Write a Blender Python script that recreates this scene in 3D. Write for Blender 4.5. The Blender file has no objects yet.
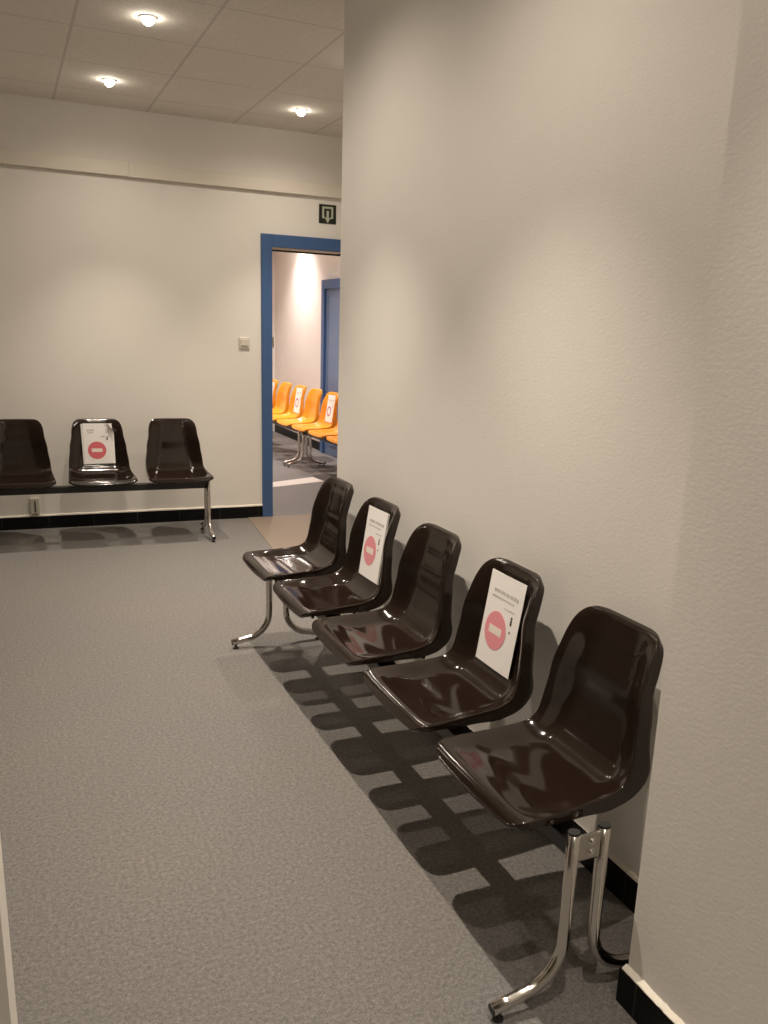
import bpy, bmesh, math, random
from mathutils import Vector, Matrix
random.seed(7)
sc = bpy.context.scene
COL = sc.collection
PI = math.pi

# ------------------------------------------------------------------ helpers
def link(o, parent=None):
    COL.objects.link(o)
    if parent is not None:
        o.parent = parent
    return o

def tag(o, label=None, cat=None, group=None, kind=None):
    if label: o['label'] = label
    if cat: o['category'] = cat
    if group: o['group'] = group
    if kind: o['kind'] = kind
    return o

def empty(name, loc=(0, 0, 0), rz=0.0, parent=None):
    o = bpy.data.objects.new(name, None)
    o.empty_display_size = 0.1
    o.location = loc
    o.rotation_euler = (0, 0, rz)
    return link(o, parent)

def obj(name, bm, mat, parent=None, smooth=False, bevel=0.0, segs=2):
    bmesh.ops.recalc_face_normals(bm, faces=bm.faces)
    me = bpy.data.meshes.new(name)
    bm.to_mesh(me); bm.free()
    if mat is not None: me.materials.append(mat)
    if smooth:
        for p in me.polygons: p.use_smooth = True
    o = bpy.data.objects.new(name, me)
    link(o, parent)
    if bevel > 0:
        b = o.modifiers.new('bevel', 'BEVEL'); b.width = bevel; b.segments = segs; b.limit_method = 'ANGLE'
        b.harden_normals = False
    return o

def box(bm, x0, x1, y0, y1, z0, z1):
    vs = [bm.verts.new(p) for p in ((x0,y0,z0),(x1,y0,z0),(x1,y1,z0),(x0,y1,z0),(x0,y0,z1),(x1,y0,z1),(x1,y1,z1),(x0,y1,z1))]
    for f in ((0,3,2,1),(4,5,6,7),(0,1,5,4),(1,2,6,5),(2,3,7,6),(3,0,4,7)):
        bm.faces.new([vs[i] for i in f])
    return vs

def boxes(*bs):
    bm = bmesh.new()
    for b in bs: box(bm, *b)
    return bm

def cyl(bm, c, axis, r, h, n=24, r2=None):
    """solid cylinder/cone from point c along axis"""
    axis = Vector(axis).normalized(); c = Vector(c)
    a = axis.orthogonal().normalized(); b = axis.cross(a)
    r2 = r if r2 is None else r2
    lo = [bm.verts.new(c + (a*math.cos(t)+b*math.sin(t))*r) for t in (2*PI*i/n for i in range(n))]
    hi = [bm.verts.new(c + axis*h + (a*math.cos(t)+b*math.sin(t))*r2) for t in (2*PI*i/n for i in range(n))]
    for i in range(n):
        j = (i+1) % n
        bm.faces.new((lo[i], lo[j], hi[j], hi[i]))
    bm.faces.new(lo[::-1]); bm.faces.new(hi)

def lathe(bm, prof, c=(0,0,0), n=32, close=True):
    c = Vector(c); rings = []
    for r, z in prof:
        rings.append([bm.verts.new(c + Vector((r*math.cos(2*PI*i/n), r*math.sin(2*PI*i/n), z))) for i in range(n)])
    m = len(rings)
    for k in range(m if close else m-1):
        A, B = rings[k], rings[(k+1) % m]
        for i in range(n):
            j = (i+1) % n
            bm.faces.new((A[i], A[j], B[j], B[i]))

def tube(bm, pts, rx, ry, side, n=16):
    """oval tube along pts; `side` is the constant side vector (radius rx), the other radius is ry"""
    side = Vector(side).normalized(); pts = [Vector(p) for p in pts]; rings = []
    for i, p in enumerate(pts):
        t = (pts[min(i+1, len(pts)-1)] - pts[max(i-1, 0)]).normalized()
        o = side.cross(t).normalized()
        rings.append([bm.verts.new(p + side*rx*math.cos(a) + o*ry*math.sin(a)) for a in (2*PI*k/n for k in range(n))])
    for A, B in zip(rings, rings[1:]):
        for i in range(n):
            j = (i+1) % n
            bm.faces.new((A[i], A[j], B[j], B[i]))
    bm.faces.new(rings[0][::-1]); bm.faces.new(rings[-1])

def spline(pts, n):
    """Catmull-Rom through 2-D points, about evenly resampled by length"""
    P = [Vector((p[0], p[1], 0)) for p in pts]
    P = [P[0]*2-P[1]] + P + [P[-1]*2-P[-2]]
    out = []
    for i in range(1, len(P)-2):
        for k in range(24):
            t = k/24
            a, b, c, d = P[i-1], P[i], P[i+1], P[i+2]
            out.append(0.5*((2*b)+(c-a)*t+(2*a-5*b+4*c-d)*t*t+(3*b-a-3*c+d)*t**3))
    out.append(P[-2])
    L = [0]
    for a, b in zip(out, out[1:]): L.append(L[-1]+(b-a).length)
    return out, L

def lerp_table(tab, x):
    if x <= tab[0][0]: return tab[0][1]
    for (a, u), (b, v) in zip(tab, tab[1:]):
        if x <= b:
            t = (x-a)/(b-a); t = t*t*(3-2*t)
            return u+(v-u)*t
    return tab[-1][1]

def smooth01(t):
    t = max(0, min(1, t)); return t*t*(3-2*t)

# ------------------------------------------------------------------ materials
def mat(name, base, rough=0.6, metal=0.0, spec=None, coat=0.0):
    m = bpy.data.materials.new(name); m.use_nodes = True
    p = m.node_tree.nodes['Principled BSDF']
    p.inputs['Base Color'].default_value = (*base, 1)
    p.inputs['Roughness'].default_value = rough
    p.inputs['Metallic'].default_value = metal
    if spec is not None: p.inputs['Specular IOR Level'].default_value = spec
    if coat: p.inputs['Coat Weight'].default_value = coat; p.inputs['Coat Roughness'].default_value = 0.05
    return m

def nodes(m): return m.node_tree.nodes, m.node_tree.links, m.node_tree.nodes['Principled BSDF']

def coords(m, scale=(1,1,1)):
    N, L, p = nodes(m)
    tc = N.new('ShaderNodeTexCoord'); mp = N.new('ShaderNodeMapping'); mp.inputs['Scale'].default_value = scale
    L.new(tc.outputs['Object'], mp.inputs['Vector'])
    return mp.outputs['Vector']

def noise(m, vec, scale, detail=3, rough=0.5):
    N, L, p = nodes(m)
    n = N.new('ShaderNodeTexNoise'); n.inputs['Scale'].default_value = scale
    n.inputs['Detail'].default_value = detail; n.inputs['Roughness'].default_value = rough
    L.new(vec, n.inputs['Vector'])
    return n.outputs['Fac']

def ramp(m, fac, stops):
    N, L, p = nodes(m)
    r = N.new('ShaderNodeValToRGB'); e = r.color_ramp.elements
    while len(e) < len(stops): e.new(0.5)
    for k, (pos, c) in enumerate(stops):
        e[k].position = pos; e[k].color = (*c, 1)
    L.new(fac, r.inputs['Fac'])
    return r.outputs['Color']

def bump(m, h, strength, dist):
    N, L, p = nodes(m)
    b = N.new('ShaderNodeBump'); b.inputs['Strength'].default_value = strength; b.inputs['Distance'].default_value = dist
    L.new(h, b.inputs['Height']); L.new(b.outputs['Normal'], p.inputs['Normal'])

def math_node(m, op, a, b=None):
    N, L, p = nodes(m)
    n = N.new('ShaderNodeMath'); n.operation = op
    for k, v in enumerate((a, b)):
        if v is None: continue
        if isinstance(v, (int, float)): n.inputs[k].default_value = v
        else: L.new(v, n.inputs[k])
    return n.outputs[0]

def plaster(name, base, bs=0.35):
    m = mat(name, base, 0.85, spec=0.2)
    N, L, p = nodes(m)
    v = coords(m, (1, 1, 1.9))
    n1 = noise(m, v, 75, 3, 0.6)
    bump(m, n1, bs, 0.006)
    n2 = noise(m, coords(m), 1.6, 3)
    d = [c*0.965 for c in base]
    L.new(ramp(m, n2, [(0.35, d), (0.65, base)]), p.inputs['Base Color'])
    return m

M = {}
M['wall'] = plaster('cream_plaster', (0.84, 0.805, 0.75), 0.11)
M['wall_smooth'] = plaster('cream_wall_paint', (0.84, 0.805, 0.75), 0.06)
M['wall_dark'] = plaster('reflection_dimming_paint', (0.30, 0.26, 0.22), 0.06)  # dark tone invented for the unseen left wall, keeps seat-back reflections dim
M['wall_pink'] = plaster('white_wall_paint', (0.80, 0.75, 0.70), 0.08)
M['trim_paint'] = mat('cream_trim_paint', (0.76, 0.71, 0.62), 0.55)
M['bead'] = mat('white_filler_bead', (0.85, 0.80, 0.70), 0.7)
M['blue'] = mat('blue_gloss_paint', (0.050, 0.115, 0.270), 0.38)
M['blue_leaf'] = mat('grey_blue_door_paint', (0.13, 0.20, 0.34), 0.4)
M['leaf_edge'] = mat('pale_lilac_door_edge', (0.42, 0.38, 0.42), 0.5)
M['brown'] = mat('dark_brown_plastic', (0.0150, 0.0086, 0.0061), 0.105, spec=0.5)
M['orange'] = mat('orange_plastic', (0.90, 0.34, 0.018), 0.22, spec=0.5)
for k in ('brown', 'orange'):
    nn = noise(M[k], coords(M[k]), 26, 2); bump(M[k], nn, 0.05, 0.004)
M['chrome'] = mat('chrome', (0.62, 0.59, 0.55), 0.14, metal=1.0)
nn = noise(M['chrome'], coords(M['chrome']), 60, 3)
N, L, p = nodes(M['chrome']); L.new(math_node(M['chrome'], 'MULTIPLY', nn, 0.34), p.inputs['Roughness'])
M['steel'] = mat('grey_steel_plate', (0.42, 0.40, 0.37), 0.35, metal=1.0)
M['black_metal'] = mat('black_painted_steel', (0.012, 0.011, 0.011), 0.4)
M['black_plastic'] = mat('black_plastic', (0.02, 0.02, 0.02), 0.5)
M['paper'] = mat('white_paper', (0.92, 0.89, 0.86), 0.7)
M['paper_back'] = mat('white_card', (0.74, 0.72, 0.68), 0.8)
M['pink'] = mat('faded_red_print', (0.84, 0.315, 0.355), 0.6)
M['red'] = mat('red_print', (0.72, 0.145, 0.165), 0.6)
M['pink_bar'] = mat('pale_print', (0.90, 0.80, 0.70), 0.6)
M['ink'] = mat('grey_print', (0.52, 0.50, 0.47), 0.7)
M['ink_dark'] = mat('dark_print', (0.09, 0.085, 0.085), 0.7)
M['violet'] = mat('violet_print', (0.40, 0.16, 0.33), 0.7)
M['switch'] = mat('ivory_switch_plastic', (0.66, 0.62, 0.53), 0.4)
M['sign_dark'] = mat('dark_green_sign', (0.010, 0.016, 0.010), 0.4)
M['sign_pale'] = mat('pale_green_print', (0.50, 0.54, 0.42), 0.5)
M['ring'] = mat('white_lamp_ring', (0.75, 0.72, 0.66), 0.4)
M['floor_light'] = mat('painted_floor_light', (0.66, 0.60, 0.55), 0.6)

# lamp face: it gives off the light
M['lamp'] = bpy.data.materials.new('lit_lamp_glass'); M['lamp'].use_nodes = True
N = M['lamp'].node_tree.nodes; N.clear()
em = N.new('ShaderNodeEmission'); em.inputs['Color'].default_value = (1.0, 0.90, 0.76, 1); em.inputs['Strength'].default_value = 60
out = N.new('ShaderNodeOutputMaterial'); M['lamp'].node_tree.links.new(em.outputs[0], out.inputs['Surface'])

# floor: grey speckled sheet flooring
m = M['floor'] = mat('grey_speckled_flooring', (0.2, 0.19, 0.17), 0.62, spec=0.3)
N, L, p = nodes(m)
v = coords(m)
f1 = noise(m, v, 260, 2, 0.7); f2 = noise(m, v, 90, 3, 0.6); f3 = noise(m, v, 1.3, 2)
s = math_node(m, 'ADD', math_node(m, 'MULTIPLY', f1, 0.55), math_node(m, 'MULTIPLY', f2, 0.45))
c1 = ramp(m, s, [(0.34, (0.094, 0.088, 0.083)), (0.5, (0.176, 0.166, 0.158)), (0.66, (0.282, 0.264, 0.244))])
mx = N.new('ShaderNodeMixRGB'); mx.blend_type = 'MULTIPLY'; mx.inputs[0].default_value = 1.0
L.new(c1, mx.inputs[1]); L.new(ramp(m, f3, [(0.3, (0.93, 0.95, 0.97)), (0.7, (1.0, 0.98, 0.95))]), mx.inputs[2])
L.new(mx.outputs[0], p.inputs['Base Color'])
bump(m, f1, 0.04, 0.002)
m = M['tan'] = mat('tan_flooring', (0.36, 0.265, 0.19), 0.6, spec=0.3)
N, L, p = nodes(m)
L.new(ramp(m, noise(m, coords(m), 160, 3, 0.7), [(0.35, (0.205, 0.165, 0.13)), (0.65, (0.27, 0.215, 0.172))]), p.inputs['Base Color'])

# suspended ceiling: mineral tiles between faint grid lines
def grid_line(m, comp, pitch, off, w):
    a = math_node(m, 'FRACT', math_node(m, 'DIVIDE', math_node(m, 'SUBTRACT', comp, off), pitch))
    d = math_node(m, 'MINIMUM', a, math_node(m, 'SUBTRACT', 1.0, a))
    return math_node(m, 'LESS_THAN', d, w/pitch/2)
m = M['ceiling'] = mat('mineral_ceiling_tiles', (0.7, 0.66, 0.58), 0.9, spec=0.1)
N, L, p = nodes(m)
v = coords(m)
sep = N.new('ShaderNodeSeparateXYZ'); L.new(v, sep.inputs[0])
gx = grid_line(m, sep.outputs['X'], 0.573, 0.405, 0.014); gy = grid_line(m, sep.outputs['Y'], 0.614, 4.20, 0.011)
g = math_node(m, 'MAXIMUM', gx, gy)
tile = ramp(m, noise(m, v, 120, 4, 0.75), [(0.36, (0.70, 0.665, 0.60)), (0.6, (0.84, 0.80, 0.73))])
mx = N.new('ShaderNodeMixRGB'); L.new(g, mx.inputs[0]); L.new(tile, mx.inputs[1]); mx.inputs[2].default_value = (0.62, 0.585, 0.525, 1)
L.new(mx.outputs[0], p.inputs['Base Color'])
bump(m, noise(m, v, 120, 4, 0.75), 0.25, 0.004)

# black tile skirting with pale joints
def tile_mat(name, axis, pitch=0.30, off=0.0):
    m = mat(name, (0.004, 0.004, 0.0045), 0.5, spec=0.15)
    N, L, p = nodes(m)
    sep = N.new('ShaderNodeSeparateXYZ'); L.new(coords(m), sep.inputs[0])
    g = grid_line(m, sep.outputs[axis], pitch, off, 0.003)
    mx = N.new('ShaderNodeMixRGB'); L.new(g, mx.inputs[0]); mx.inputs[1].default_value = (0.004, 0.004, 0.0045, 1); mx.inputs[2].default_value = (0.05, 0.047, 0.042, 1)
    L.new(mx.outputs[0], p.inputs['Base Color'])
    return m
M['skirt_x'] = tile_mat('black_skirting_tiles_across', 'X', 0.30, 0.21)
M['skirt_y'] = tile_mat('black_skirting_tiles_along', 'Y', 0.33, 1.205)

# ------------------------------------------------------------------ the room
H = 2.779                    # ceiling height
XN, XR = 1.168, 1.400        # near wall face, recessed wall face
YN, YE = 1.252, 3.816        # where the recess starts / where the wall ends
YW, TH = 6.437, -0.0176      # far wall, very slightly skewed
RZ = math.degrees(TH)

def struct(name, bm, m, label, cat, parent=None, **kw):
    o = obj(name, bm, m, parent, **kw)
    if parent is None: tag(o, label, cat, kind='structure')
    return o

struct('floor', boxes((-4.2, 4.0, -2.0, 14.2, -0.10, 0.0)), M['floor'], 'grey speckled sheet floor running through both rooms', 'floor')
bm = bmesh.new()
vs = [bm.verts.new(q) for q in ((1.50,4.95,0),(3.0,4.95,0),(3.0,6.37,0),(1.735,6.40,0),(1.625,6.40,0))]
vt = [bm.verts.new(v_.co+Vector((0,0,0.0035))) for v_ in vs]
bm.faces.new(vs[::-1]); bm.faces.new(vt)
for i in range(5): bm.faces.new((vs[i], vs[(i+1)%5], vt[(i+1)%5], vt[i]))
struct('floor_passage', bm, M['tan'], 'tan flooring patch in front of the blue doorway', 'floor')
bm = bmesh.new()  # light falling on the next room's floor, painted as a thin pale slab
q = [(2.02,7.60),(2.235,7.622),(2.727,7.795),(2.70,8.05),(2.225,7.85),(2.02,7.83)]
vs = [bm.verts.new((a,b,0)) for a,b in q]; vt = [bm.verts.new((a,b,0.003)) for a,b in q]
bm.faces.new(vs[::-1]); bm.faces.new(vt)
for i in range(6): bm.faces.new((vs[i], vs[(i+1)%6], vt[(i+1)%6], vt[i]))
struct('floor_light_patch', bm, M['floor_light'], 'painted patch of light across the grey floor of the orange-seat room', 'floor')
struct('ceiling', boxes((-4.2, 4.0, -2.0, 14.2, H, H+0.1)), M['ceiling'], 'suspended ceiling of pale mineral tiles', 'ceiling')

struct('wall_right', boxes((XR, XR+0.17, YN, YE, 0, H)), M['wall'], 'textured cream wall behind the row of five brown seats', 'wall')
struct('wall_near', boxes((XN, XR+0.17, -2.0, YN, 0, H)), M['wall'], 'textured cream wall section projecting at the right edge', 'wall')
struct('wall_left', boxes((-0.30, -0.0690, 1.36, 1.60, 0, H)), M['wall_smooth'], 'narrow cream wall pier at the lower left edge', 'wall')
struct('wall_rear', boxes((-4.2, 4.0, -2.12, -2.0, 0, H)), M['wall_smooth'], 'cream wall behind the viewer', 'wall')
struct('wall_outer', boxes((-3.1, -3.0, -2.0, 14.2, 0, H)), M['wall_dark'], 'unseen left wall of the waiting room, darkened to dim seat reflections', 'wall')
struct('wall_passage', boxes((3.0, 3.1, YE, 6.38, 0, H), (XR+0.17, 3.1, YE-0.1, YE, 0, H)), M['wall_smooth'], 'cream side walls of the passage behind the wall corner', 'wall')

# far wall and everything on it lives in the wall's own frame: x along it, y out of the back of it
def wall_frame(o):
    o.location = (0, YW, 0); o.rotation_euler = (0, 0, TH); return o
DU0, DU1, DZ = 1.740, 2.800, 2.080            # outer frame of the doorway
FW_, DI = 0.080, 1.992
wb = struct('wall_back', boxes((-4.3, DU0+0.03, 0, 0.15, 0, H), (DU1-0.03, 4.0, 0, 0.15, 0, H), (DU0+0.03, DU1-0.03, 0, 0.15, DZ-0.03, H)),
            M['wall_smooth'], 'cream wall behind the bench of three brown seats', 'wall')
wall_frame(wb)

door = wall_frame(empty('door_1'))
tag(door, 'doorway with blue frame leading to the orange-seat room', 'doorway', kind='structure')
obj('door_frame', boxes((DU0, DU0+FW_, -0.018, 0.165, 0, DZ), (DU1-FW_, DU1, -0.018, 0.165, 0, DZ), (DU0+FW_, DU1-FW_, -0.018, 0.165, DI, DZ)), M['blue'], door, bevel=0.003)
obj('door_seal', boxes((DU0+FW_, DU1-FW_, 0.150, 0.165, DI-0.016, DI)), M['black_plastic'], door)
obj('painted_head_light', boxes((DU0+FW_, DU1-FW_-0.35, 0.012, 0.150, DI-0.004, DI)), M['trim_paint'], door)  # pale plate paints in the light on the underside of the head
obj('strike_plate', boxes((DU0+FW_-0.004, DU0+FW_+0.010, -0.021, 0.02, 1.285, 1.362)), M['steel'], door, bevel=0.002)

# pipe casing along the far wall
tr = struct('trim_1', boxes((-4.3, 0.8432, -0.035, 0, 2.365, 2.452), (0.844, 4.0, -0.035, 0, 2.363, 2.451)), M['trim_paint'], 'cream boxed casing running along the wall above the blue doorway', 'trim', bevel=0.002)
wall_frame(tr)

def bead_bm(x0, x1, step, f):
    """lumpy line of filler: f(t, j, k) gives the corner position"""
    bm = bmesh.new(); n = int((x1-x0)/step); prev = None
    for i in range(n+1):
        t = x0+(x1-x0)*i/n; j = random.random()
        ring = [bm.verts.new(f(t, j, k)) for k in range(4)]
        if prev:
            for k in range(4): bm.faces.new((prev[k], prev[(k+1)%4], ring[(k+1)%4], ring[k]))
        else: bm.faces.new(ring[::-1])
        prev = ring
    bm.faces.new(prev)
    return bm
BH = 0.0884
sk = struct('baseboard_back', boxes((-4.2, DU0, -0.012, 0, 0, BH)), M['skirt_x'], 'black tiled skirting under the bench of three brown seats', 'skirting')
wall_frame(sk)
obj('filler_bead', bead_bm(-4.2, DU0, 0.03, lambda t, j, k: ((t, 0, BH), (t, -0.011, BH-0.001), (t, -0.010, BH+0.006+0.004*j), (t, 0, BH+0.010+0.004*j))[k]), M['bead'], sk)
sk = struct('baseboard_right', boxes((XR-0.012, XR, YN, YE, 0, BH)), M['skirt_y'], 'black tiled skirting behind the legs of the five-seat row', 'skirting')
obj('filler_bead', bead_bm(YN, YE, 0.02, lambda t, j, k: ((XR, t, BH), (XR-0.010, t, BH-0.001), (XR-0.007, t, BH+0.005+0.004*j), (XR, t, BH+0.007+0.004*j))[k]), M['bead'], sk)
sk = struct('baseboard_near', boxes((XN-0.014, XN, -2.0, YN, 0, BH), (XN-0.014, XR-0.012, YN, YN+0.012, 0, BH)), M['skirt_y'], 'black tiled skirting wrapping the projecting wall corner at lower right', 'skirting')
obj('filler_bead', bead_bm(-2.0, YN+0.006, 0.012, lambda t, j, k: ((XN, t, BH-0.004), (XN-0.0135, t, BH-0.009*j*j-0.001), (XN-0.012, t, BH+0.001+0.002*j), (XN, t, BH+0.008+0.004*j))[k]), M['bead'], sk)

# ------------------------------------------------------------------ next room
XO = 3.39
struct('wall_orange_room', boxes((XO, XO+0.1, 6.6, 14.2, 0, H)), M['wall_pink'], 'pinkish white wall behind the orange seats', 'wall')
struct('wall_end', boxes((0.5, 4.0, 11.76, 11.86, 0, H), (0.5, 0.6, 6.65, 11.76, 0, H)), M['wall_pink'], 'white end walls of the orange-seat room', 'wall')
struct('baseboard_orange_room', boxes((XO-0.012, XO, 9.72, 11.76, 0, 0.10)), M['skirt_y'], 'black skirting behind the orange seats', 'skirting')
d2 = empty('door_2', (XO, 9.23, 0))
tag(d2, 'closed grey-blue door behind the last orange seats', 'door', kind='structure')
obj('door_frame', boxes((-0.05, 0, 0.39, 0.49, 0, 1.96), (-0.05, 0, -0.49, -0.39, 0, 1.96), (-0.05, 0, -0.39, 0.39, 1.86, 1.96)), M['blue'], d2, bevel=0.004)
lf = obj('door_leaf', boxes((-0.022, -0.001, -0.39, 0.39, 0.006, 1.86)), M['blue_leaf'], d2)
obj('panel_moulding', boxes((-0.028, -0.022, 0.31, 0.33, 0.12, 1.80), (-0.028, -0.022, -0.33, -0.31, 0.12, 1.80), (-0.028, -0.022, -0.31, 0.31, 1.78, 1.80), (-0.028, -0.022, -0.31, 0.31, 0.12, 0.14)), M['blue_leaf'], lf)
obj('door_handle', boxes((-0.03, -0.022, -0.35, -0.32, 0.92, 1.08), (-0.06, -0.03, -0.342, -0.328, 1.0, 1.014), (-0.066, -0.054, -0.342, -0.22, 1.0, 1.014)), M['chrome'], lf, bevel=0.002)

# ------------------------------------------------------------------ the seats
# profile of the shell's rim: depth from the beam / height, front lip to crest
RIM = [(-0.154,0.424),(-0.146,0.4345),(-0.128,0.4405),(-0.09,0.443),(-0.03,0.445),(0.04,0.449),(0.092,0.453),(0.123,0.4605),(0.144,0.476),
       (0.155,0.502),(0.161,0.54),(0.168,0.59),(0.174,0.645),(0.190,0.70),(0.212,0.748),(0.230,0.774),(0.248,0.788),(0.262,0.790)]
SP, SL = spline(RIM, 0)
LT = SL[-1]
def rim_at(a):
    a = max(0, min(LT, a)); k = 0
    while k < len(SL)-2 and SL[k+1] < a: k += 1
    t = (a-SL[k])/max(1e-9, SL[k+1]-SL[k])
    p = SP[k].lerp(SP[k+1], t)
    k0, k1 = max(0, k-3), min(len(SP)-1, k+4)
    d = (SP[k1]-SP[k0]).normalized()
    return p, d
AB = SL[9*24]                     # length at the bend
HALF = [(0,0.204),(0.08,0.203),(0.22,0.196),(AB,0.185),(AB+0.10,0.173),(AB+0.20,0.157),(LT,0.141)]
DISH = [(0,0.0),(0.03,0.002),(0.075,0.012),(0.15,0.026),(AB-0.06,0.028),(AB,0.036),(AB+0.08,0.043),(AB+0.2,0.038),(LT-0.06,0.025),(LT,0.0)]
SKIRT = [(0,0.014),(0.05,0.018),(0.15,0.026),(AB-0.07,0.038),(AB-0.012,0.059),(AB+0.04,0.043),(AB+0.1,0.039),(AB+0.2,0.034),(LT-0.04,0.026),(LT,0.022)]
def half_w(a):
    w = lerp_table(HALF, a); r0, r1 = 0.042, 0.066
    if a < r0: w -= r0-math.sqrt(max(0, r0*r0-(r0-a)**2))
    if a > LT-r1: w -= r1-math.sqrt(max(0, r1*r1-(r1-(LT-a))**2))
    return w
def place(a, y, down, extra=0.0):
    p, d = rim_at(a)
    n = Vector((-d.y, d.x, 0))        # towards the sitter
    q = p - n*down + d*extra
    return Vector((q.x, y, q.y))
def shell_mesh():
    bm = bmesh.new()
    A = [0.042*(1-math.cos(PI/2*i/5)) for i in range(5)]
    mid = 26
    A += [0.042+(LT-0.042-0.066)*i/mid for i in range(mid+1)]
    A += [LT-0.066*(1-math.cos(PI/2*i/5)) for i in range(4, -1, -1)]
    S = []
    for i in range(25):
        t = -1+2*i/24
        S.append(math.copysign(1-(1-abs(t))**1.35, t))
    grid = []
    for a in A:
        w = half_w(a); wn = lerp_table(HALF, a); row = []
        for s in S:
            y = s*w
            e = wn-abs(y)
            sh = 0.075+0.010*smooth01((a-AB+0.06)/0.12)
            f = smooth01((min(e, w-abs(y)+0.004)+0.006)/(sh+0.006))**0.9
            f = max(0.0, f)
            dep = lerp_table(DISH, a)*f
            # the front edge bows out a little
            bow = -0.010*(1-(y/0.2)**2)*smooth01((0.08-a)/0.08)
            row.append(bm.verts.new(place(a, y, dep, bow)))
        grid.append(row)
    for r0, r1 in zip(grid, grid[1:]):
        for i in range(len(S)-1):
            bm.faces.new((r0[i], r0[i+1], r1[i+1], r1[i]))
    # rolled edge and the skirt behind it
    loop = [(A[0], s, grid[0][i], 'f') for i, s in enumerate(S)]
    loop += [(A[k], 1, grid[k][-1], 's') for k in range(1, len(A)-1)]
    loop += [(A[-1], s, grid[-1][i], 'b') for i, s in reversed(list(enumerate(S)))]
    loop += [(A[k], -1, grid[k][0], 's') for k in range(len(A)-2, 0, -1)]
    pts = [(a, s*half_w(a)) for a, s, v_, w_ in loop]
    nl = len(loop); prev = [x[2] for x in loop]
    for out, fr in ((0.003, -0.001), (0.006, 0.001), (0.0075, 0.0065), (0.008, 0.5), (0.009, 1.0)):
        ring = []
        for i in range(nl):
            a, y = pts[i]; a0, y0 = pts[i-1]; a1, y1 = pts[(i+1) % nl]
            t = Vector((a1-a0, y1-y0)).normalized(); nrm = Vector((-t.y, t.x))
            c = Vector((a-LT/2, y))
            if nrm.dot(c) < 0: nrm = -nrm
            sk_ = lerp_table(SKIRT, a)
            dn = fr if abs(fr) < 0.05 else 0.0065+(sk_-0.0065)*fr
            bow = -0.010*(1-(y/0.2)**2)*smooth01((0.08-a)/0.08)
            ring.append(bm.verts.new(place(a, y+nrm.y*out, dn, nrm.x*out+bow)))
        for i in range(nl):
            j = (i+1) % nl
            bm.faces.new((prev[i], prev[j], ring[j], ring[i]))
        prev = ring
    bmesh.ops.recalc_face_normals(bm, faces=bm.faces)
    # make sure the visible side faces up
    up = sum((f.normal.z for f in bm.faces), 0)
    if up < 0: bmesh.ops.reverse_faces(bm, faces=bm.faces)
    me = bpy.data.meshes.new('seat_shell'); bm.to_mesh(me); bm.free()
    for p_ in me.polygons: p_.use_smooth = True
    return me
SHELL = shell_mesh()
def shell_object(material, parent, y):
    me = SHELL.copy(); me.materials.append(material)
    o = bpy.data.objects.new('seat_shell', me); link(o, parent)
    o.location = (0, y, 0)
    s_ = o.modifiers.new('thickness', 'SOLIDIFY'); s_.thickness = 0.0045; s_.offset = -1
    d_ = o.modifiers.new('smooth', 'SUBSURF'); d_.levels = 1; d_.render_levels = 2
    return o

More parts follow.
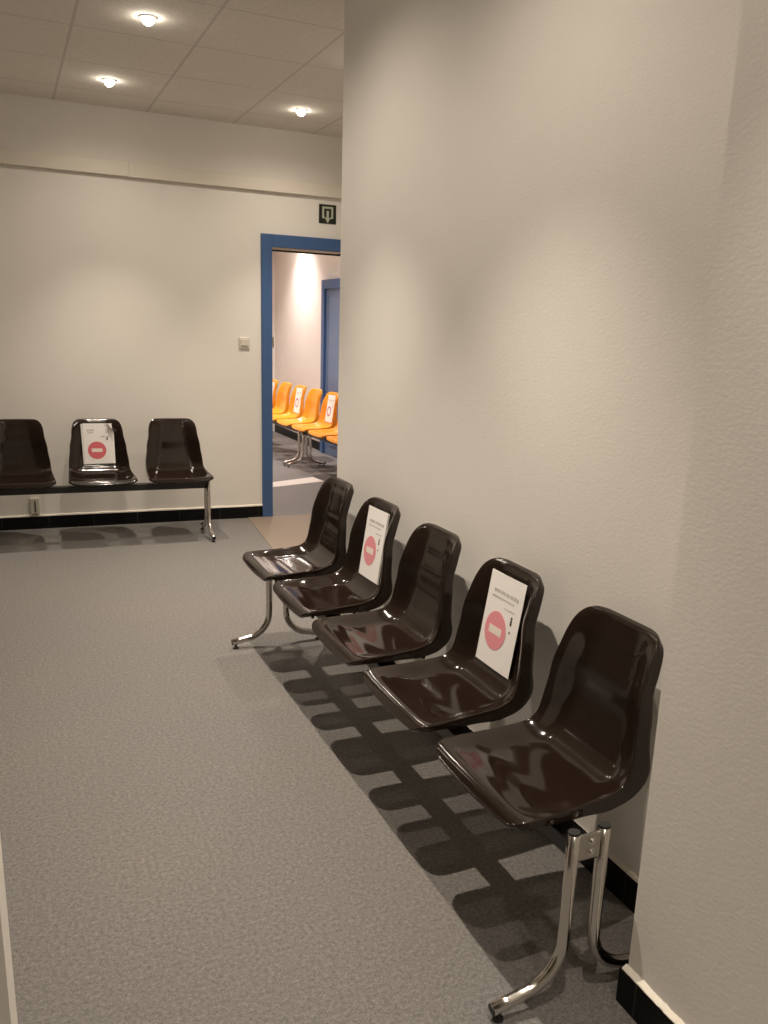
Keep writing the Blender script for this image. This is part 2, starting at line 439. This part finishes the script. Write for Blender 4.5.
PITCH = 0.4944
def add_bench(name, label, group, loc, rz, ys, legs, material):
    """one beam bench: shells at lateral positions ys, legs as (lateral, top height, face of the bolts)"""
    root = empty(name, loc, rz)
    tag(root, label, 'bench', group)
    y0, y1 = min(l[0] for l in legs), max(l[0] for l in legs)
    obj('beam', boxes((-0.030, 0.030, y0+0.004, y1-0.004, 0.342, 0.384)), M['black_metal'], root, bevel=0.003)
    first = None
    for y in ys:
        if first is None:
            sh = first = shell_object(material, root, y)
            subs = []
            for yy in (-0.085, 0.085):
                bm = bmesh.new()
                box(bm, -0.085, 0.105, yy-0.014, yy+0.014, 0.384, 0.398)
                cyl(bm, (0.095, yy, 0.372), (0, 0, 1), 0.006, 0.013, 10)
                cyl(bm, (-0.075, yy, 0.372), (0, 0, 1), 0.006, 0.013, 10)
                subs.append(obj('seat_bracket', bm, M['black_metal'], sh))
            for yy in (-0.165, 0.165):
                bm = bmesh.new()
                cyl(bm, (0.118, yy, 0.399), (0, 0, 1), 0.0065, 0.030, 12)
                subs.append(obj('rubber_stop', bm, M['black_plastic'], sh))
        else:
            sh = first.copy(); COL.objects.link(sh); sh.parent = root; sh.location = (0, y, 0)
            for src in subs:
                c = src.copy(); COL.objects.link(c); c.parent = sh
    for ly, top, face in legs:
        lg = empty('leg', (0, ly, 0), 0, root)
        for sgn in (-1, 1):
            s0 = 0.040
            path = [(s0, top), (s0, 0.32), (s0, 0.20)]
            for k in range(1, 9):
                t = k/9*PI/2*0.93
                path.append((s0+0.115*(1-math.cos(t)), 0.158-0.115*math.sin(t)))
            path += [(0.175, 0.0375), (0.214, 0.0305)]
            bm = bmesh.new()
            tube(bm, [(sgn*x, 0, z) for x, z in path], 0.0140, 0.0150, (0, 1, 0))
            tb = obj('chrome_tube', bm, M['chrome'], lg, smooth=True)
            bm = bmesh.new()
            x_, z_ = sgn*s0, top
            tube(bm, [(x_, 0, z_-0.001), (x_, 0, z_+0.006)], 0.0128, 0.0138, (0, 1, 0))
            obj('end_plug', bm, M['black_plastic'], lg)
            bm = bmesh.new()
            e1, e2 = Vector((sgn*0.213, 0, 0.0307)), Vector((sgn*0.217, 0, 0.0300))
            tube(bm, [e1, e2], 0.0128, 0.0138, (0, 1, 0))
            obj('end_plug', bm, M['black_plastic'], lg)
            bm = bmesh.new()
            cyl(bm, (sgn*0.198, 0, 0.0), (0, 0, 1), 0.013, 0.007, 18, 0.011)
            cyl(bm, (sgn*0.198, 0, 0.007), (0, 0, 1), 0.005, 0.014, 10)
            obj('foot_glide', bm, M['black_plastic'], lg)
        zt = top-0.006
        yb = face*0.003
        obj('mounting_plate', boxes((-0.034, 0.034, yb-0.004, yb+0.004, zt-0.060, zt)), M['steel'], lg, bevel=0.001)
        for zz in (zt-0.016, zt-0.043):
            bm = bmesh.new()
            cyl(bm, (0.004, yb+face*0.004, zz), (0, face, 0), 0.0085, 0.0015, 18)
            cyl(bm, (0.004, yb+face*0.0055, zz), (0, face, 0), 0.0060, 0.0045, 12, 0.004)
            obj('bolt', bm, M['chrome'], lg)
    return root

BX = 1.075
Y0 = 1.571
YC = Y0+2*PITCH
b1 = add_bench('beam_bench', 'dark brown five-seat beam bench on chrome legs along the textured right wall', None, (BX, YC, 0), 0,
          [i*PITCH-2*PITCH for i in range(5)], [(1.318-YC, 0.420, -1), (3.70-YC, 0.392, 1)], M['brown'])
# bench against the far wall (its last seats are outside the picture)
UC = 1.0373
c_, s_ = math.cos(TH), math.sin(TH)
def W(u, d, z=0.0): return (u*c_+d*s_, YW+u*s_-d*c_, z)
b2u = UC-PITCH
b2 = add_bench('beam_bench', 'dark brown beam bench standing against the far wall left of the blue doorway', None, W(b2u, 0.651-0.151), PI/2+TH,
          [-PITCH, 0, PITCH, 2*PITCH], [(-PITCH-0.188, 0.392, -1), (2*PITCH+0.19, 0.392, 1)], M['brown'])
OX, OY, ORZ = 2.795, 10.032, 0.0371
def orange_at(k): return (OX+k*PITCH*math.sin(ORZ), OY-k*PITCH*math.cos(ORZ), 0)      # k counts seats towards the doorway
b3 = add_bench('beam_bench', 'orange beam bench on chrome legs seen through the blue doorway, its farther seats', None, orange_at(0), ORZ,
          [PITCH*k for k in (2, 1, 0, -1, -2)], [(-1.215, 0.392, -1), (2*PITCH+0.19, 0.392, 1)], M['orange'])
b4 = add_bench('beam_bench', 'second orange beam bench in front of the grey-blue door, cut by the wall corner', None, orange_at(5), ORZ,
          [PITCH*k for k in (2, 1, 0, -1, -2)], [(5*PITCH-1.335, 0.392, 1), (-2*PITCH-0.19, 0.392, -1)], M['orange'])

# ------------------------------------------------------------------ keep-free sheets leaning in the seats
def add_sheet(root_bench, y, label, group, zt=0.764, zb=0.486, dt=0.222, db=0.1795, w=0.192, yoff=-0.005, roll=0.0, violet=False, backing=False, curl=False, first=None):
    """local frame of the sheet: x to the viewer's right (-y of the bench), y up along the sheet, z towards the viewer"""
    up = Vector((dt-db, 0, zt-zb)); h = up.length; up.normalize()
    right = Vector((0, -1, 0)); out = right.cross(up)
    R = Matrix((right, up, out)).transposed().to_4x4()
    mw = Matrix.Translation(root_bench.location) @ root_bench.rotation_euler.to_matrix().to_4x4()
    loc = Vector(((dt+db)/2, y+yoff, (zt+zb)/2))
    root = empty('seat_sign')
    root.matrix_world = mw @ Matrix.Translation(loc) @ R @ Matrix.Rotation(roll, 4, 'Z')
    tag(root, label, 'paper sign', group)
    h2, w2 = h/2, w/2
    T = 0.0012
    # paper (a corner of one is bent forward)
    bm = bmesh.new(); nx, ny = 10, 14; vg = []
    for j in range(ny+1):
        row = []
        for i in range(nx+1):
            x, yy = -w2+w*i/nx, -h2+h*j/ny
            z = 0.0015*math.sin(PI*i/nx)
            if curl:
                k = (x/w2+yy/h2)-1.56
                if k > 0: x -= k*0.052; yy -= k*0.060; z += 0.030*math.sin(min(1, k/0.44)*PI*0.75)
            row.append((x, yy, z))
        vg.append(row)
    fr = [[bm.verts.new((x, yy, z+T)) for x, yy, z in r] for r in vg]
    bk = [[bm.verts.new((x, yy, z)) for x, yy, z in r] for r in vg]
    for j in range(ny):
        for i in range(nx):
            bm.faces.new((fr[j][i], fr[j][i+1], fr[j+1][i+1], fr[j+1][i]))
            bm.faces.new((bk[j][i], bk[j+1][i], bk[j+1][i+1], bk[j][i+1]))
    ed = [(0, i) for i in range(nx)]+[(j, nx) for j in range(ny)]+[(ny, i) for i in range(nx, 0, -1)]+[(j, 0) for j in range(ny, 0, -1)]
    for k in range(len(ed)):
        (j0, i0), (j1, i1) = ed[k], ed[(k+1) % len(ed)]
        bm.faces.new((bk[j0][i0], bk[j1][i1], fr[j1][i1], fr[j0][i0]))
    obj('sheet', bm, M['paper'], root, smooth=False)
    if backing:
        bx = -0.012 if curl else 0.006
        ob = obj('backing_card', boxes((-w2+bx, w2+bx*0.6, -h2-0.002, h2-0.002, -0.004, -0.0025)), M['paper_back'], root)
        if curl: ob.rotation_euler = (0, 0.03, 0.02)
    # print: disc with bar
    dx, dy, r = -0.016, -0.030 if not curl else -0.045, 0.058
    zf = 0.0032
    bm = bmesh.new()
    if violet:
        lathe(bm, [(r*0.62, zf), (r*0.62, zf+0.0004), (r*0.9, zf+0.0004), (r*0.9, zf)], (dx, dy, 0), 36)
        disc = obj('printed_ring', bm, M['violet'], root)
    else:
        cyl(bm, (dx, dy, zf), (0, 0, 1), r, 0.0004, 48)
        disc = obj('printed_disc', bm, M['red' if curl else 'pink'], root)
        obj('printed_bar', boxes((dx-0.034, dx+0.034, dy-0.012, dy+0.012, zf+0.0004, zf+0.0007)), M['pink_bar'], disc)
    # faint lines of print, too small to read
    rnd = random.Random(int(y*1000)+5)
    def words(bm, x0, x1, yy, hh):
        x = x0
        while x < x1-0.004:
            ww = rnd.uniform(0.004, 0.009)
            box(bm, x, min(x+ww, x1), yy-hh/2*rnd.uniform(0.75, 1), yy+hh/2, zf-0.0008, zf-0.0004)
            x += ww+rnd.choice((0.0015, 0.0015, 0.004))
    bm = bmesh.new()
    if curl:
        words(bm, -0.075, -0.030, 0.088, 0.012); words(bm, -0.070, -0.036, 0.072, 0.007); words(bm, 0.012, 0.036, 0.046, 0.010)
        obj('printed_lines', bm, M['ink'], root); bm = bmesh.new()
        words(bm, 0.046, 0.064, 0.082, 0.030)
    else:
        words(bm, -0.062, 0.080, 0.086, 0.011); words(bm, -0.066, 0.058, 0.068, 0.006); words(bm, 0.010, 0.070, 0.046, 0.004)
    obj('printed_lines', bm, M['ink'], root)
    bm = bmesh.new()
    px_, py_ = (0.056, 0.018) if not curl else (0.052, 0.032)
    cyl(bm, (px_, py_+0.011, zf-0.0006), (0, 0, 1), 0.0042, 0.0004, 14)
    box(bm, px_-0.0045, px_+0.0045, py_-0.010, py_+0.006, zf-0.0006, zf-0.0002)
    if not curl: box(bm, px_-0.002, px_+0.004, py_-0.034, py_-0.028, zf-0.0006, zf-0.0002)
    obj('printed_figure', bm, M['ink_dark'], root)
    return root
G = 'paper signs leaning in the brown wall row'
add_sheet(b1, -PITCH, 'white paper sign with pink disc in the brown seat next to the near end seat', G)
add_sheet(b1, PITCH, 'white paper sign with pink disc in the brown seat second from the doorway end', G, backing=True, roll=0.02)
add_sheet(b2, 0, 'curled white paper sign with red disc in a brown seat against the far wall', None, zt=0.764, zb=0.498, dt=0.220, db=0.1815, w=0.194, yoff=-0.008, backing=True, curl=True)
G = 'paper signs on the orange seats'
add_sheet(b3, PITCH, 'white paper sign on the orange seat cut by the left door frame', G, violet=True)
add_sheet(b3, -PITCH, 'white paper sign on the middle orange seat in the doorway view', G, violet=True)
add_sheet(b4, 2*PITCH, 'white paper sign on the orange seat in front of the grey-blue door', G, violet=True)

# ------------------------------------------------------------------ small things on the far wall
sg = wall_frame(empty('exit_sign'))
sg.location = W(2.240, 0.0, 2.250)
tag(sg, 'dark square emergency exit pictogram sign above the blue doorway', 'sign')
obj('sign_plate', boxes((-0.066, 0.066, -0.006, 0, -0.066, 0.066)), M['sign_dark'], sg, bevel=0.002)
bm = bmesh.new()
box(bm, -0.042, -0.028, -0.0075, -0.006, -0.030, 0.050); box(bm, 0.028, 0.042, -0.0075, -0.006, -0.030, 0.050); box(bm, -0.028, 0.028, -0.0075, -0.006, 0.037, 0.050)
box(bm, -0.028, -0.018, -0.0075, -0.006, -0.030, -0.021); box(bm, 0.018, 0.028, -0.0075, -0.006, -0.030, -0.021)
obj('door_symbol', bm, M['sign_pale'], sg)
bm = bmesh.new()
box(bm, -0.009, 0.009, -0.0078, -0.006, -0.028, 0.022)
v6 = [bm.verts.new(q_) for q_ in ((-0.022,-0.006,-0.028),(0.022,-0.006,-0.028),(0,-0.006,-0.062),(-0.022,-0.0078,-0.028),(0.022,-0.0078,-0.028),(0,-0.0078,-0.062))]
bm.faces.new((v6[0],v6[1],v6[2])); bm.faces.new((v6[5],v6[4],v6[3]))
for i in range(3): bm.faces.new((v6[i], v6[(i+1)%3], v6[3+(i+1)%3], v6[3+i]))
obj('arrow_symbol', bm, M['sign_pale'], sg)

sw = wall_frame(empty('light_switch'))
sw.location = W(1.612, 0.0, 1.310)
tag(sw, 'square ivory light switch on the far wall beside the blue doorway', 'light switch')
obj('switch_plate', boxes((-0.039, 0.039, -0.010, 0, -0.041, 0.041)), M['switch'], sw, bevel=0.004)
obj('rocker', boxes((-0.027, 0.027, -0.017, -0.010, -0.020, 0.029)), M['switch'], sw, bevel=0.003)

so = wall_frame(empty('wall_socket'))
so.location = W(0.128, 0.0, 0.165)
tag(so, 'small white socket box low on the wall under the far bench', 'socket')
obj('socket_plate', boxes((-0.032, 0.028, -0.022, 0, -0.055, 0.055)), M['switch'], so, bevel=0.004)
obj('socket_insert', boxes((-0.004, 0.004, -0.025, -0.022, -0.042, 0.036)), M['black_plastic'], so)

# ------------------------------------------------------------------ downlights
WARM = (1.0, 0.872, 0.728)
def downlight(x, y, label, watts=150, size=78, col=WARM, wide=0.19):
    root = empty('downlight', (x, y, H))
    tag(root, label, 'ceiling light', 'recessed ceiling downlights')
    bm = bmesh.new()
    lathe(bm, [(0.0285, -0.001), (0.042, -0.001), (0.040, -0.004), (0.034, -0.006), (0.029, -0.005)], n=40)
    obj('trim_ring', bm, M['ring'], root, smooth=True)
    bm = bmesh.new()
    lathe(bm, [(0.028, -0.001), (0.028, -0.010), (0.025, -0.020), (0.0185, -0.028), (0.009, -0.033), (0.0005, -0.034)], n=28, close=False)
    obj('lamp_face', bm, M['lamp'], root, smooth=True)
    for wt, sz in ((watts, size), (watts*wide, 165)):
        if wt <= 0: continue
        ld = bpy.data.lights.new('downlight_beam', 'SPOT')
        ld.energy = wt; ld.spot_size = math.radians(sz); ld.spot_blend = 1.0
        ld.shadow_soft_size = 0.012; ld.color = col
        lo = bpy.data.objects.new('downlight_beam', ld); link(lo, root)
        lo.location = (0, 0, -0.05)
    return root
downlight(0.708, 4.509, 'lit recessed downlight topmost in the picture, second out from the far wall', 118)
downlight(0.670, 5.737, 'lit recessed downlight nearest the far wall, left of the other two', 88)
downlight(1.836, 5.777, 'lit recessed downlight closest to the top of the blue doorway', 100)
downlight(-1.60, 5.74, 'added unseen downlight brightening the left of the far wall', 110, 78, WARM, 0.26)  # lamp added out of view to lift the far wall's left side
downlight(0.69, 3.28, 'lit recessed downlight over the far half of the brown wall row')
downlight(0.69, 2.05, 'lit recessed downlight over the near half of the brown wall row')
downlight(0.69, 0.82, 'lit recessed downlight beside the projecting wall section', 66, 72, WARM, 0.15)
downlight(0.69, -0.41, 'lit recessed downlight behind the viewer')
downlight(1.836, 4.55, 'lit recessed downlight inside the passage behind the wall corner', 125)
OC = (1.0, 0.88, 0.82)
downlight(2.98, 10.48, 'lit recessed downlight washing the wall above the orange seats', 170, 105, OC)
downlight(2.60, 8.6, 'lit recessed downlight in front of the grey-blue door', 150, 110, OC)
downlight(1.6, 10.4, 'lit recessed downlight at the far end of the orange-seat room', 150, 110, OC)
downlight(1.6, 8.6, 'lit recessed downlight over the middle of the orange-seat room', 95, 110, OC)

# ------------------------------------------------------------------ world, camera, colour
w = bpy.data.worlds.new('world'); sc.world = w; w.use_nodes = True
w.node_tree.nodes['Background'].inputs['Color'].default_value = (0.9, 0.85, 0.8, 1)
w.node_tree.nodes['Background'].inputs['Strength'].default_value = 0.02

cd = bpy.data.cameras.new('camera'); cam = bpy.data.objects.new('camera', cd); COL.objects.link(cam)
F, PITCHA, ROLL, YAW, HC, CX, CY = 859.7726, 0.2536, 0.0391, 0.4431, 1.4512, 412.0738, 552.809
fw = Vector((math.sin(YAW)*math.cos(PITCHA), math.cos(YAW)*math.cos(PITCHA), -math.sin(PITCHA)))
r0 = Vector((math.cos(YAW), -math.sin(YAW), 0)); u0 = r0.cross(fw)
r = r0*math.cos(ROLL)+u0*math.sin(ROLL); u = r.cross(fw)
cam.matrix_world = Matrix(((r.x, u.x, -fw.x, 0), (r.y, u.y, -fw.y, 0), (r.z, u.z, -fw.z, HC), (0, 0, 0, 1)))
cd.sensor_fit = 'VERTICAL'; cd.sensor_height = 36; cd.lens = F*36/1024
cd.shift_x = -(CX-384)/1024; cd.shift_y = (CY-512)/1024
cd.clip_start = 0.05
sc.camera = cam

vs_ = sc.view_settings
vs_.view_transform = 'Standard'; vs_.look = 'None'; vs_.gamma = 1.0; vs_.use_curve_mapping = False
vs_.exposure = 0.08
